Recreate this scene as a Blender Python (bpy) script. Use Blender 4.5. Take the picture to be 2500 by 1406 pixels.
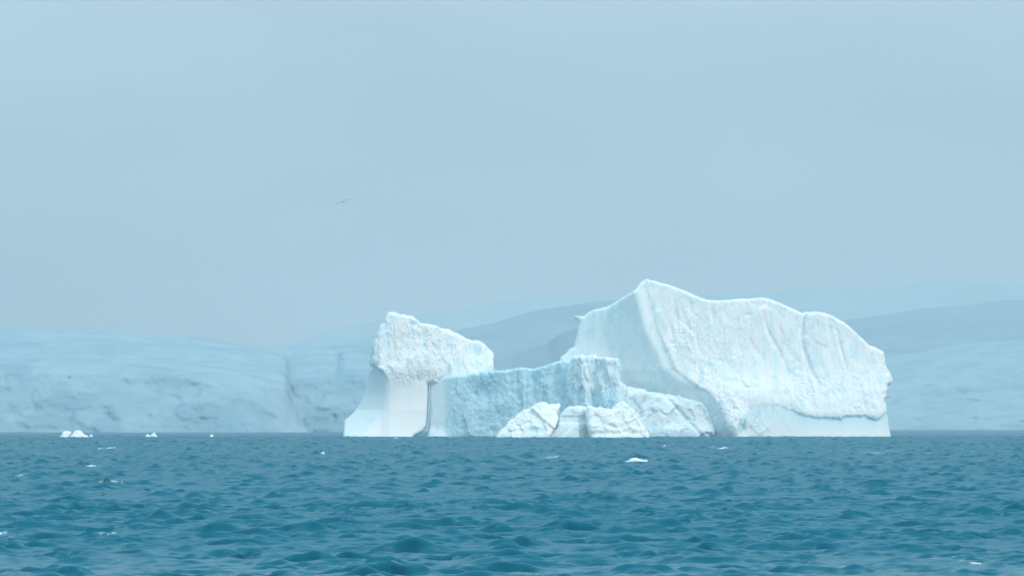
import bpy, math, random
import numpy as np

sc = bpy.context.scene
for o in list(bpy.data.objects):
    bpy.data.objects.remove(o)

# ------------------------------------------------------------------ camera, sky, sun, exposure
FPX, CX, HOR, EYE = 9375.0, 1250.0, 1042.0, 4.4     # focal length in photo pixels, image centre, horizon row, eye height (m)

cam = bpy.data.cameras.new("camera")
camo = bpy.data.objects.new("camera", cam)
sc.collection.objects.link(camo)
cam.sensor_width = 36.0
cam.lens = 135.0
cam.shift_y = (HOR - 703.0) / 2500.0
cam.clip_start = 1.0
cam.clip_end = 40000.0
cam.dof.use_dof = True
cam.dof.focus_distance = 1719.0
cam.dof.aperture_fstop = 8.0
camo.location = (0, 0, EYE)
camo.rotation_euler = (math.radians(90), 0, 0)
sc.camera = camo

SUN_AZ, SUN_EL = 128.0, 40.0        # degrees clockwise from +Y (the view direction), and above the horizon
world = bpy.data.worlds.new("World")
sc.world = world
world.use_nodes = True
nt = world.node_tree
nt.nodes.clear()
w_out = nt.nodes.new("ShaderNodeOutputWorld")
w_bg = nt.nodes.new("ShaderNodeBackground")
w_sky = nt.nodes.new("ShaderNodeTexSky")
w_sky.sky_type = 'NISHITA'
w_sky.sun_disc = False
w_sky.sun_elevation = math.radians(SUN_EL)
w_sky.sun_rotation = math.radians(SUN_AZ)
w_sky.dust_density = 4.0
w_sky.air_density = 1.0
w_bg.inputs['Strength'].default_value = 0.1
# an overcast veil over the clear sky: brightness rises evenly from the horizon to the zenith
w_tc = nt.nodes.new("ShaderNodeTexCoord")
w_sep = nt.nodes.new("ShaderNodeSeparateXYZ")
nt.links.new(w_tc.outputs['Generated'], w_sep.inputs[0])
w_ramp = nt.nodes.new("ShaderNodeMapRange")
w_ramp.inputs['From Min'].default_value = 0.0
w_ramp.inputs['From Max'].default_value = 1.0
nt.links.new(w_sep.outputs['Z'], w_ramp.inputs['Value'])
w_col = nt.nodes.new("ShaderNodeMix")
w_col.data_type = 'RGBA'
w_col.inputs['A'].default_value = (2.95, 4.05, 4.9, 1)
w_col.inputs['B'].default_value = (7.6, 11.5, 13.1, 1)
nt.links.new(w_ramp.outputs[0], w_col.inputs['Factor'])
w_map = nt.nodes.new("ShaderNodeMapping")
w_map.inputs['Scale'].default_value = (1.0, 1.0, 3.0)
nt.links.new(w_tc.outputs['Generated'], w_map.inputs['Vector'])
w_noise = nt.nodes.new("ShaderNodeTexNoise")
w_noise.inputs['Scale'].default_value = 5.0
w_noise.inputs['Detail'].default_value = 4.0
nt.links.new(w_map.outputs[0], w_noise.inputs['Vector'])
w_nr = nt.nodes.new("ShaderNodeMapRange")
w_nr.inputs['To Min'].default_value = 0.76
w_nr.inputs['To Max'].default_value = 1.24
nt.links.new(w_noise.outputs['Fac'], w_nr.inputs['Value'])
w_mul = nt.nodes.new("ShaderNodeVectorMath")
w_mul.operation = 'SCALE'
nt.links.new(w_col.outputs['Result'], w_mul.inputs[0])
nt.links.new(w_nr.outputs[0], w_mul.inputs['Scale'])
w_mix = nt.nodes.new("ShaderNodeMix")
w_mix.data_type = 'RGBA'
w_mix.inputs['Factor'].default_value = 0.9
nt.links.new(w_sky.outputs[0], w_mix.inputs['A'])
nt.links.new(w_mul.outputs[0], w_mix.inputs['B'])
nt.links.new(w_mix.outputs['Result'], w_bg.inputs['Color'])
nt.links.new(w_bg.outputs[0], w_out.inputs['Surface'])

sun = bpy.data.lights.new("sun", 'SUN')
sun.energy = 0.74
sun.angle = math.radians(14)
sun.color = (1.0, 0.81, 0.66)
suno = bpy.data.objects.new("sun", sun)
sc.collection.objects.link(suno)
suno.location = (300, -300, 400)
suno.rotation_euler = (math.radians(90 - SUN_EL), 0, math.radians(180 - SUN_AZ))

sc.view_settings.view_transform = 'Standard'
sc.view_settings.look = 'None'
sc.view_settings.exposure = 0.5
sc.view_settings.gamma = 1.0
sc.view_settings.use_curve_mapping = False
sc.render.engine = 'CYCLES'
sc.cycles.volume_bounces = 1
sc.cycles.use_adaptive_sampling = False
sc.cycles.sampling_pattern = 'BLUE_NOISE'
sc.cycles.max_bounces = 8
sc.cycles.use_denoising = True
sc.cycles.denoising_prefilter = 'ACCURATE'

# ------------------------------------------------------------------ helpers
C = sc.collection
rng = np.random.default_rng(7)

def tag(o, label=None, cat=None, group=None, kind=None):
    if label: o["label"] = label
    if cat: o["category"] = cat
    if group: o["group"] = group
    if kind: o["kind"] = kind
    return o

def empty(name, loc):
    o = bpy.data.objects.new(name, None)
    o.location = loc
    C.objects.link(o)
    return o

def mesh_obj(name, verts, quads, mat, parent=None, loc=(0, 0, 0), attrs=None, smooth=True):
    """verts (n,3) in world metres; the object's origin is loc; quads (m,4) or (m,3)"""
    verts = np.asarray(verts, dtype=np.float32)
    quads = np.asarray(quads, dtype=np.int32)
    me = bpy.data.meshes.new(name)
    n, k = quads.shape
    me.vertices.add(len(verts))
    me.vertices.foreach_set("co", (verts - np.asarray(loc, dtype=np.float32)).ravel())
    me.loops.add(n * k)
    me.loops.foreach_set("vertex_index", quads.ravel())
    me.polygons.add(n)
    me.polygons.foreach_set("loop_start", np.arange(0, n * k, k, dtype=np.int32))
    me.polygons.foreach_set("loop_total", np.full(n, k, dtype=np.int32))
    me.polygons.foreach_set("use_smooth", np.full(n, smooth) if np.isscalar(smooth) else np.asarray(smooth, dtype=bool))
    me.update(calc_edges=True)
    for an, av in (attrs or {}).items():
        a = me.attributes.new(an, 'FLOAT', 'POINT')
        a.data.foreach_set("value", np.asarray(av, dtype=np.float32))
    me.materials.append(mat)
    o = bpy.data.objects.new(name, me)
    C.objects.link(o)
    if parent is not None:
        o.parent = parent
        o.location = np.asarray(loc) - np.asarray(parent.location)
    else:
        o.location = loc
    return o

def smooth01(x):
    x = np.clip(x, 0, 1)
    return x * x * (3 - 2 * x)

def smax(a, b, k):
    h = np.clip(0.5 + 0.5 * (a - b) / k, 0, 1)
    return b + (a - b) * h + k * h * (1 - h)

# ---- noise
_perm = np.random.default_rng(3).permutation(256).astype(np.int64)
_perm = np.concatenate([_perm, _perm, _perm])
_grad = np.random.default_rng(4).normal(size=(256, 3))
_grad /= np.linalg.norm(_grad, axis=1)[:, None]
_rand = np.random.default_rng(5).random((256, 7))

def _hash(i, j, k):
    return _perm[_perm[_perm[i & 255] + (j & 255)] + (k & 255)]

def perlin(p):
    i = np.floor(p).astype(np.int64)
    f = p - i
    u = f * f * f * (f * (f * 6 - 15) + 10)
    out = 0.0
    for a in (0, 1):
        wx = u[:, 0] if a else 1 - u[:, 0]
        for b in (0, 1):
            wy = u[:, 1] if b else 1 - u[:, 1]
            for c in (0, 1):
                wz = u[:, 2] if c else 1 - u[:, 2]
                g = _grad[_hash(i[:, 0] + a, i[:, 1] + b, i[:, 2] + c)]
                d = g[:, 0] * (f[:, 0] - a) + g[:, 1] * (f[:, 1] - b) + g[:, 2] * (f[:, 2] - c)
                out = out + wx * wy * wz * d
    return out * 1.6

def fbm(p, size, octaves=4, gain=0.5, ridged=False, stretch=(1, 1, 1), seed=0.0):
    q = np.asarray(p, dtype=np.float64) / (size * np.asarray(stretch, dtype=np.float64)) + seed * 17.31
    out, a = 0.0, 1.0
    for o in range(octaves):
        v = perlin(q)
        if ridged:
            v = 1 - 2 * np.abs(v)
        out = out + a * v
        q = q * 2.03 + 5.7
        a *= gain
    return out

def facets(p, size, stretch=(1, 1, 1), seed=0.0):
    """broken-ice relief: each cell of a jittered lattice is one tilted plane"""
    q = np.asarray(p, dtype=np.float64) / (size * np.asarray(stretch, dtype=np.float64)) + seed * 11.7
    i = np.floor(q).astype(np.int64)
    num = np.zeros(len(q)); den = np.full(len(q), 1e-12)
    for a in (-1, 0, 1):
        for b in (-1, 0, 1):
            for c in (-1, 0, 1):
                r = _rand[_hash(i[:, 0] + a, i[:, 1] + b, i[:, 2] + c)]
                d = q - (i + np.array([a, b, c]) + r[:, :3])
                dd = (d * d).sum(1)
                v = ((r[:, 3:6] - 0.5) * d).sum(1) * 1.8 + (r[:, 6] - 0.5) * 0.5
                w = np.exp(-55 * dd)
                num += w * v
                den += w
    return num / den

# ---- solids from a signed field
def surface_nets(f, org, h):
    s = f < 0
    c = [s[a:f.shape[0] - 1 + a, b:f.shape[1] - 1 + b, d:f.shape[2] - 1 + d] for a in (0, 1) for b in (0, 1) for d in (0, 1)]
    cnt = sum(x.astype(np.int8) for x in c)
    act = np.argwhere((cnt > 0) & (cnt < 8))
    idx = np.full(cnt.shape, -1, dtype=np.int32)
    idx[act[:, 0], act[:, 1], act[:, 2]] = np.arange(len(act))
    corners = [(a, b, d) for a in (0, 1) for b in (0, 1) for d in (0, 1)]
    val = {q: f[act[:, 0] + q[0], act[:, 1] + q[1], act[:, 2] + q[2]] for q in corners}
    tot = np.zeros((len(act), 3))
    num = np.zeros(len(act))
    for q in corners:
        for ax in range(3):
            if q[ax] == 0:
                r = list(q); r[ax] = 1; r = tuple(r)
                v0, v1 = val[q], val[r]
                m = (v0 < 0) != (v1 < 0)
                t = np.where(m, v0 / np.where(m, v0 - v1, 1), 0)
                pt = np.tile(np.array(q, dtype=float), (len(act), 1))
                pt[:, ax] = t
                tot += pt * m[:, None]
                num += m
    verts = (act + tot / num[:, None]) * h + np.asarray(org)
    quads = []
    n0, n1, n2 = idx.shape
    for ax in range(3):
        lo = [slice(None)] * 3; hi = [slice(None)] * 3
        lo[ax] = slice(0, -1); hi[ax] = slice(1, None)
        ch = s[tuple(lo)] != s[tuple(hi)]
        e = np.argwhere(ch)
        b, d = [k for k in range(3) if k != ax]
        ok = (e[:, b] > 0) & (e[:, d] > 0) & (e[:, b] < idx.shape[b]) & (e[:, d] < idx.shape[d]) & (e[:, ax] < idx.shape[ax])
        e = e[ok]
        def cell(db, dd):
            q = e.copy(); q[:, b] -= db; q[:, d] -= dd
            return idx[q[:, 0], q[:, 1], q[:, 2]]
        qd = np.stack([cell(1, 1), cell(0, 1), cell(0, 0), cell(1, 0)], 1)
        neg = s[e[:, 0], e[:, 1], e[:, 2]]
        flip = neg if ax != 1 else ~neg
        qd[~flip] = qd[~flip][:, ::-1]
        quads.append(qd)
    quads = np.concatenate(quads)
    quads = quads[(quads >= 0).all(1)]
    return verts, quads

def vnormals(v, q):
    nrm = np.cross(v[q[:, 2]] - v[q[:, 0]], v[q[:, 3]] - v[q[:, 1]])
    out = np.zeros_like(v)
    for k in range(4):
        for a in range(3):
            out[:, a] += np.bincount(q[:, k], nrm[:, a], len(v))
    return out / (np.linalg.norm(out, axis=1)[:, None] + 1e-9)

def poly_sd(poly, U, V):
    """signed distance (negative inside) to a closed outline given in photo pixels"""
    P = np.asarray(poly, dtype=float)
    d2 = np.full(U.shape, 1e18)
    ins = np.zeros(U.shape, dtype=bool)
    for a, b in zip(P, np.roll(P, -1, axis=0)):
        e = b - a
        t = np.clip(((U - a[0]) * e[0] + (V - a[1]) * e[1]) / (e @ e + 1e-9), 0, 1)
        d2 = np.minimum(d2, (U - a[0] - t * e[0]) ** 2 + (V - a[1] - t * e[1]) ** 2)
        if a[1] != b[1]:
            ins ^= ((V < a[1]) != (V < b[1])) & (U < a[0] + (V - a[1]) * e[0] / e[1])
    d = np.sqrt(d2)
    return np.where(ins, -d, d)

def roughen(poly, amp, step, seed):
    """break a hand-drawn outline into small irregular steps (not below the waterline)"""
    r = np.random.default_rng(seed)
    out = []
    P = [np.array(p, dtype=float) for p in poly]
    for a, b in zip(P, P[1:] + P[:1]):
        out.append(a)
        L = np.hypot(*(b - a))
        if max(a[1], b[1]) > 1064 and min(a[1], b[1]) > 1040:
            continue
        n = int(L / step)
        nrm = np.array([-(b - a)[1], (b - a)[0]]) / (L + 1e-9)
        for k in range(1, n):
            out.append(a + (b - a) * (k + r.uniform(-.3, .3)) / n + nrm * r.normal() * amp)
    return out

def ice_solid(name, poly, Y, relief, depth, mat, parent=None, loc=None, h=0.55, rnd=20.0, taper=(60, 0.6), disp=None, blue=None, calm=None, bottom=-5.0, flat=False):
    """A solid of ice seen broadside: outline and relief are drawn in photo pixels at distance Y, then become metres.
    relief(U, V) -> depth of the front face behind Y (px); depth -> thickness (px); disp(p, n) -> metres along the normal."""
    s = Y / FPX
    P = np.asarray(poly, dtype=float)
    u0, u1, v0 = P[:, 0].min(), P[:, 0].max(), P[:, 1].min()
    hp = h / s
    us = np.arange(u0 - 4 * hp, u1 + 5 * hp, hp)
    zs = np.arange(bottom - 2 * h, EYE + (HOR - v0) * s + 5 * h, h)
    vs = HOR - (zs - EYE) / s
    U, V = np.meshgrid(us, vs, indexing='ij')
    sd = poly_sd(poly, U, V)
    F = relief(U, V)
    dd = np.clip(-sd, 0, rnd)
    F = F + (rnd - np.sqrt(np.maximum(rnd ** 2 - (rnd - dd) ** 2, 0)))
    inner = sd < 6
    wmin = F[inner].min() - 6 * hp
    wmax = np.percentile(F[inner], 92) + depth * 0.8
    ws = np.arange(wmin, wmax + 5 * hp, hp)
    gu, gv = np.gradient(F, hp)
    nF = np.sqrt(1 + np.minimum(gu ** 2 + gv ** 2, 9))
    front = (F[:, None, :] - ws[None, :, None]) / nF[:, None, :]
    edge = sd[:, None, :] + taper[1] * np.maximum(ws[None, :, None] - (F + taper[0])[:, None, :], 0)
    f = smax(front, edge, 2.5)
    f = np.maximum(f, (ws - wmax)[None, :, None])
    f = np.maximum(f, ((bottom - zs) / s)[None, None, :])
    v, q = surface_nets(f.astype(np.float32), (us[0], ws[0], 0), hp)
    # pixels -> metres
    vv = np.empty_like(v)
    vv[:, 0] = (v[:, 0] - CX) * s
    vv[:, 1] = Y + v[:, 1] * s
    vv[:, 2] = zs[0] + v[:, 2] * s
    n = vnormals(vv, q)
    if ((n[:, 2] * (vv[:, 2] - vv[:, 2].mean())).mean() < 0):
        q = q[:, ::-1].copy(); n = -n
    if disp is not None:
        vv = vv + n * disp(vv, n)[:, None]
    polish = calm(vv, v[:, 0], HOR - (vv[:, 2] - EYE) / s) if calm else np.zeros(len(vv))
    b = blue(vv, v[:, 0], HOR - (vv[:, 2] - EYE) / s) if blue else np.zeros(len(vv))
    b = b + 0.45 * np.clip(1.0 - vv[:, 2] / (0.9 * min(1.0, s / 0.15)), 0, 1)      # washed, wet ice at the waterline
    if loc is None:
        loc = (vv[:, 0].mean(), vv[:, 1].mean(), 0.0)
    return mesh_obj(name, vv, q, mat, parent, loc, {"blue": b, "polish": polish}, smooth=polish[q].mean(1) > 0.35)

# ------------------------------------------------------------------ materials
def nodes(m):
    m.use_nodes = True
    t = m.node_tree
    t.nodes.clear()
    return t

def ice_material(name, white, blue, streak=0.5, rough=0.55, bump=0.3, scale=0.3, dirt=0.0):
    m = bpy.data.materials.new(name)
    t = nodes(m); N = t.nodes.new; L = t.links.new
    out = N("ShaderNodeOutputMaterial"); bs = N("ShaderNodeBsdfPrincipled")
    geo = N("ShaderNodeNewGeometry")
    mp = N("ShaderNodeMapping"); mp.inputs['Scale'].default_value = (1, 1, 0.35)
    L(geo.outputs['Position'], mp.inputs['Vector'])
    n1 = N("ShaderNodeTexNoise"); n1.inputs['Scale'].default_value = scale; n1.inputs['Detail'].default_value = 6; n1.inputs['Roughness'].default_value = 0.6
    L(mp.outputs[0], n1.inputs['Vector'])
    r1 = N("ShaderNodeMapRange"); r1.inputs['From Min'].default_value = 0.50; r1.inputs['From Max'].default_value = 0.64
    r1.inputs['To Max'].default_value = streak
    L(n1.outputs['Fac'], r1.inputs['Value'])
    at = N("ShaderNodeAttribute"); at.attribute_name = "blue"
    po = N("ShaderNodeAttribute"); po.attribute_name = "polish"     # wave-washed faces are smooth and even
    inv = N("ShaderNodeMath"); inv.operation = 'SUBTRACT'; inv.inputs[0].default_value = 1.0
    L(po.outputs['Fac'], inv.inputs[1])
    pm = N("ShaderNodeMath"); pm.operation = 'MULTIPLY'
    L(r1.outputs[0], pm.inputs[0]); L(inv.outputs[0], pm.inputs[1])
    ad = N("ShaderNodeMath"); ad.operation = 'ADD'; ad.use_clamp = True
    L(pm.outputs[0], ad.inputs[0]); L(at.outputs['Fac'], ad.inputs[1])
    mx = N("ShaderNodeMix"); mx.data_type = 'RGBA'
    mx.inputs['A'].default_value = (*white, 1); mx.inputs['B'].default_value = (*blue, 1)
    wn = N("ShaderNodeTexNoise"); wn.inputs['Scale'].default_value = 0.09; wn.inputs['Detail'].default_value = 5
    L(geo.outputs['Position'], wn.inputs['Vector'])
    ws_ = N("ShaderNodeVectorMath"); ws_.operation = 'SCALE'; ws_.inputs['Scale'].default_value = 14.0
    L(wn.outputs['Color'], ws_.inputs[0])
    wa = N("ShaderNodeVectorMath"); wa.operation = 'ADD'
    L(mp.outputs[0], wa.inputs[0]); L(ws_.outputs[0], wa.inputs[1])
    vo = N("ShaderNodeTexVoronoi"); vo.feature = 'DISTANCE_TO_EDGE'; vo.inputs['Scale'].default_value = 0.075
    L(wa.outputs[0], vo.inputs['Vector'])
    vr = N("ShaderNodeMapRange"); vr.inputs['From Min'].default_value = 0.0; vr.inputs['From Max'].default_value = 0.035; vr.inputs['To Min'].default_value = 0.6; vr.inputs['To Max'].default_value = 0.0
    L(vo.outputs['Distance'], vr.inputs['Value'])
    vm_ = N("ShaderNodeMath"); vm_.operation = 'MULTIPLY'
    vm2 = N("ShaderNodeMath"); vm2.operation = 'MULTIPLY'
    L(wn.outputs['Fac'], vm2.inputs[0]); L(inv.outputs[0], vm2.inputs[1])
    L(vr.outputs[0], vm_.inputs[0]); L(vm2.outputs[0], vm_.inputs[1])
    ad2 = N("ShaderNodeMath"); ad2.operation = 'ADD'; ad2.use_clamp = True
    L(ad.outputs[0], ad2.inputs[0]); L(vm_.outputs[0], ad2.inputs[1])
    L(ad2.outputs[0], mx.inputs['Factor'])
    col = mx.outputs['Result']
    if dirt:
        n3 = N("ShaderNodeTexNoise"); n3.inputs['Scale'].default_value = 0.12; n3.inputs['Detail'].default_value = 8; n3.inputs['Distortion'].default_value = 1.5
        L(geo.outputs['Position'], n3.inputs['Vector'])
        r3 = N("ShaderNodeMapRange"); r3.inputs['From Min'].default_value = 0.5; r3.inputs['From Max'].default_value = 0.7; r3.inputs['To Max'].default_value = dirt
        L(n3.outputs['Fac'], r3.inputs['Value'])
        md = N("ShaderNodeMix"); md.data_type = 'RGBA'; md.inputs['B'].default_value = (0.50, 0.58, 0.60, 1)
        L(r3.outputs[0], md.inputs['Factor']); L(col, md.inputs['A'])
        col = md.outputs['Result']
    L(col, bs.inputs['Base Color'])
    bs.inputs['Roughness'].default_value = rough
    bs.inputs['IOR'].default_value = 1.31
    n2 = N("ShaderNodeTexNoise"); n2.inputs['Scale'].default_value = 0.55; n2.inputs['Detail'].default_value = 8; n2.inputs['Roughness'].default_value = 0.68
    L(mp.outputs[0], n2.inputs['Vector'])
    bp = N("ShaderNodeBump"); bp.inputs['Distance'].default_value = 1.2
    bm_ = N("ShaderNodeMath"); bm_.operation = 'MULTIPLY'; bm_.inputs[1].default_value = bump
    L(inv.outputs[0], bm_.inputs[0]); L(bm_.outputs[0], bp.inputs['Strength'])
    L(n2.outputs['Fac'], bp.inputs['Height']); L(bp.outputs[0], bs.inputs['Normal'])
    L(bs.outputs[0], out.inputs['Surface'])
    return m

M_ICE = ice_material("berg_ice", (0.935, 0.912, 0.897), (0.50, 0.78, 0.86), streak=0.45)
M_WALL = ice_material("fractured_blue_ice", (0.86, 0.92, 0.94), (0.36, 0.67, 0.78), streak=0.2, scale=0.12, bump=0.4)
M_DIRTY = ice_material("silty_ice", (0.86, 0.90, 0.91), (0.55, 0.76, 0.82), streak=0.3, dirt=0.7)
M_BIT = ice_material("floating_ice", (0.94, 0.925, 0.905), (0.60, 0.83, 0.89), streak=0.25)

def terrain_material(name, snow, ice, scale, rock=None):
    m = bpy.data.materials.new(name)
    t = nodes(m); N = t.nodes.new; L = t.links.new
    out = N("ShaderNodeOutputMaterial"); bs = N("ShaderNodeBsdfPrincipled")
    geo = N("ShaderNodeNewGeometry")
    n1 = N("ShaderNodeTexNoise"); n1.inputs['Scale'].default_value = scale; n1.inputs['Detail'].default_value = 7; n1.inputs['Roughness'].default_value = 0.6; n1.inputs['Distortion'].default_value = 0.8
    L(geo.outputs['Position'], n1.inputs['Vector'])
    r1 = N("ShaderNodeMapRange"); r1.inputs['From Min'].default_value = 0.38; r1.inputs['From Max'].default_value = 0.66
    L(n1.outputs['Fac'], r1.inputs['Value'])
    at = N("ShaderNodeAttribute"); at.attribute_name = "blue"
    ad = N("ShaderNodeMath"); ad.operation = 'ADD'; ad.use_clamp = True
    L(r1.outputs[0], ad.inputs[0]); L(at.outputs['Fac'], ad.inputs[1])
    mx = N("ShaderNodeMix"); mx.data_type = 'RGBA'
    mx.inputs['A'].default_value = (*snow, 1); mx.inputs['B'].default_value = (*ice, 1)
    L(ad.outputs[0], mx.inputs['Factor'])
    L(mx.outputs['Result'], bs.inputs['Base Color'])
    bs.inputs['Roughness'].default_value = 0.8
    n2 = N("ShaderNodeTexNoise"); n2.inputs['Scale'].default_value = scale * 6; n2.inputs['Detail'].default_value = 5
    L(geo.outputs['Position'], n2.inputs['Vector'])
    bp = N("ShaderNodeBump"); bp.inputs['Strength'].default_value = 0.3; bp.inputs['Distance'].default_value = 5
    L(n2.outputs['Fac'], bp.inputs['Height']); L(bp.outputs[0], bs.inputs['Normal'])
    L(bs.outputs[0], out.inputs['Surface'])
    return m

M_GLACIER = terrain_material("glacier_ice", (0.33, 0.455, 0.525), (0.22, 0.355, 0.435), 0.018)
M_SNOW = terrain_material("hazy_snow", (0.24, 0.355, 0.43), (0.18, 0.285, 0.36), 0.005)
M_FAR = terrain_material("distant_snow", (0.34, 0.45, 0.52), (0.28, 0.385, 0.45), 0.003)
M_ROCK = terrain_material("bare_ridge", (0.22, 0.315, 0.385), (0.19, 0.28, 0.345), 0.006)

def water_material():
    m = bpy.data.materials.new("sea_water")
    t = nodes(m); N = t.nodes.new; L = t.links.new
    out = N("ShaderNodeOutputMaterial"); bs = N("ShaderNodeBsdfPrincipled")
    geo = N("ShaderNodeNewGeometry")
    bs.inputs['Base Color'].default_value = (0.0, 0.122, 0.188, 1)
    ra = N("ShaderNodeAttribute"); ra.attribute_name = "chop"
    L(ra.outputs['Fac'], bs.inputs['Roughness'])
    bs.inputs['IOR'].default_value = 1.333
    bs.inputs['Specular IOR Level'].default_value = 0.5
    bs.inputs['Specular Tint'].default_value = (0.60, 1.0, 0.97, 1)
    # ripples too small for the mesh tilt the surface directly
    acc = geo.outputs['Normal']
    for sc_, k, det in ((0.8, 0.2, 4), (3.2, 0.2, 3)):
        mp = N("ShaderNodeMapping"); mp.inputs['Scale'].default_value = (0.38, 1.0, 1.0); mp.inputs['Rotation'].default_value = (0, 0, 0.25)
        L(geo.outputs['Position'], mp.inputs['Vector'])
        n1 = N("ShaderNodeTexNoise"); n1.inputs['Scale'].default_value = sc_; n1.inputs['Detail'].default_value = det; n1.inputs['Roughness'].default_value = 0.6
        L(mp.outputs[0], n1.inputs['Vector'])
        sb = N("ShaderNodeVectorMath"); sb.operation = 'SUBTRACT'; sb.inputs[1].default_value = (0.5, 0.5, 0.5)
        L(n1.outputs['Color'], sb.inputs[0])
        ml = N("ShaderNodeVectorMath"); ml.operation = 'MULTIPLY'; ml.inputs[1].default_value = (0.6 * k, k, 0)
        L(sb.outputs[0], ml.inputs[0])
        av = N("ShaderNodeVectorMath"); av.operation = 'ADD'
        L(acc, av.inputs[0]); L(ml.outputs[0], av.inputs[1])
        acc = av.outputs[0]
    nv = N("ShaderNodeVectorMath"); nv.operation = 'NORMALIZE'
    L(acc, nv.inputs[0]); L(nv.outputs[0], bs.inputs['Normal'])
    # foam where waves break
    at = N("ShaderNodeAttribute"); at.attribute_name = "foam"
    nf = N("ShaderNodeTexNoise"); nf.inputs['Scale'].default_value = 3.5; nf.inputs['Detail'].default_value = 6; nf.inputs['Roughness'].default_value = 0.7
    L(geo.outputs['Position'], nf.inputs['Vector'])
    mu = N("ShaderNodeMath"); mu.operation = 'MULTIPLY_ADD'; mu.inputs[1].default_value = 2.4; mu.inputs[2].default_value = -1.2
    L(nf.outputs['Fac'], mu.inputs[0])
    ad = N("ShaderNodeMath"); ad.operation = 'ADD'
    L(at.outputs['Fac'], ad.inputs[0]); L(mu.outputs[0], ad.inputs[1])
    r = N("ShaderNodeMapRange"); r.inputs['From Min'].default_value = 0.45; r.inputs['From Max'].default_value = 0.95
    L(ad.outputs[0], r.inputs['Value'])
    fo = N("ShaderNodeBsdfDiffuse"); fo.inputs['Color'].default_value = (0.78, 0.84, 0.87, 1)
    ms = N("ShaderNodeMixShader")
    L(r.outputs[0], ms.inputs[0]); L(bs.outputs[0], ms.inputs[1]); L(fo.outputs[0], ms.inputs[2])
    L(ms.outputs[0], out.inputs['Surface'])
    return m
M_WATER = water_material()

def plain(name, col, rough=0.5):
    m = bpy.data.materials.new(name)
    t = nodes(m); N = t.nodes.new; L = t.links.new
    out = N("ShaderNodeOutputMaterial"); bs = N("ShaderNodeBsdfPrincipled")
    geo = N("ShaderNodeNewGeometry")
    n = N("ShaderNodeTexNoise"); n.inputs['Scale'].default_value = 30
    L(geo.outputs['Position'], n.inputs['Vector'])
    hs = N("ShaderNodeMapRange"); hs.inputs['To Min'].default_value = 0.85; hs.inputs['To Max'].default_value = 1.15
    L(n.outputs['Fac'], hs.inputs['Value'])
    vm = N("ShaderNodeVectorMath"); vm.operation = 'SCALE'; vm.inputs[0].default_value = col
    L(hs.outputs[0], vm.inputs['Scale']); L(vm.outputs[0], bs.inputs['Base Color'])
    bs.inputs['Roughness'].default_value = rough
    L(bs.outputs[0], out.inputs['Surface'])
    return m

# ------------------------------------------------------------------ sea
def foam_spots():
    """(photo x, photo y, half-width px, half-depth px, strength) of the breaking crests"""
    return [(260, 1095, 14, 4, .95), (140, 1085, 30, 2, .5), (225, 1140, 32, 2.5, .8), (40, 1163, 30, 3, .75), (70, 1312, 75, 7, .72), (15, 1306, 25, 6, .9),
            (262, 1303, 18, 9, .85), (965, 1379, 40, 5, .62), (910, 1384, 20, 5, .6), (1760, 1096, 25, 2.5, .9), (1735, 1092, 8, 2, 1.0), (1345, 1117, 40, 3, .75),
            (960, 1071, 30, 1.5, .8), (980, 1082, 20, 1.5, .7), (1470, 1145, 40, 3, .6), (2170, 1099, 12, 2, 1.0), (2130, 1106, 40, 2, .75), (2365, 1098, 18, 2, .9),
            (2340, 1370, 22, 7, .95), (2390, 1378, 30, 5, .8), (2270, 1366, 25, 4, .6), (2060, 1385, 30, 6, .6), (2440, 1088, 20, 1.5, .8), (2330, 1066, 10, 1.2, .8),
            (1580, 1385, 14, 5, .8), (270, 1180, 18, 3.5, .85), (285, 1184, 16, 3, .75), (1100, 1086, 14, 1.5, .7), (1900, 1110, 18, 1.6, .6), (560, 1066, 16, 1, .7), (680, 1061, 14, .8, .7),
            (1700, 1215, 30, 3, .45), (490, 1075, 10, 1, .6), (880, 1066, 30, .5, .8), (1100, 1066.5, 40, .5, .7), (1290, 1069, 40, .6, .8), (1500, 1069, 50, .6, .8), (1680, 1066, 40, .5, .7), (1900, 1065, 60, .5, .8), (2100, 1065, 60, .5, .8), (640, 1122, 16, 1.6, .5), (1185, 1102, 18, 1.6, .6), (2270, 1085, 14, 1.2, .7), (2210, 1072, 20, 1, .7)]

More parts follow.
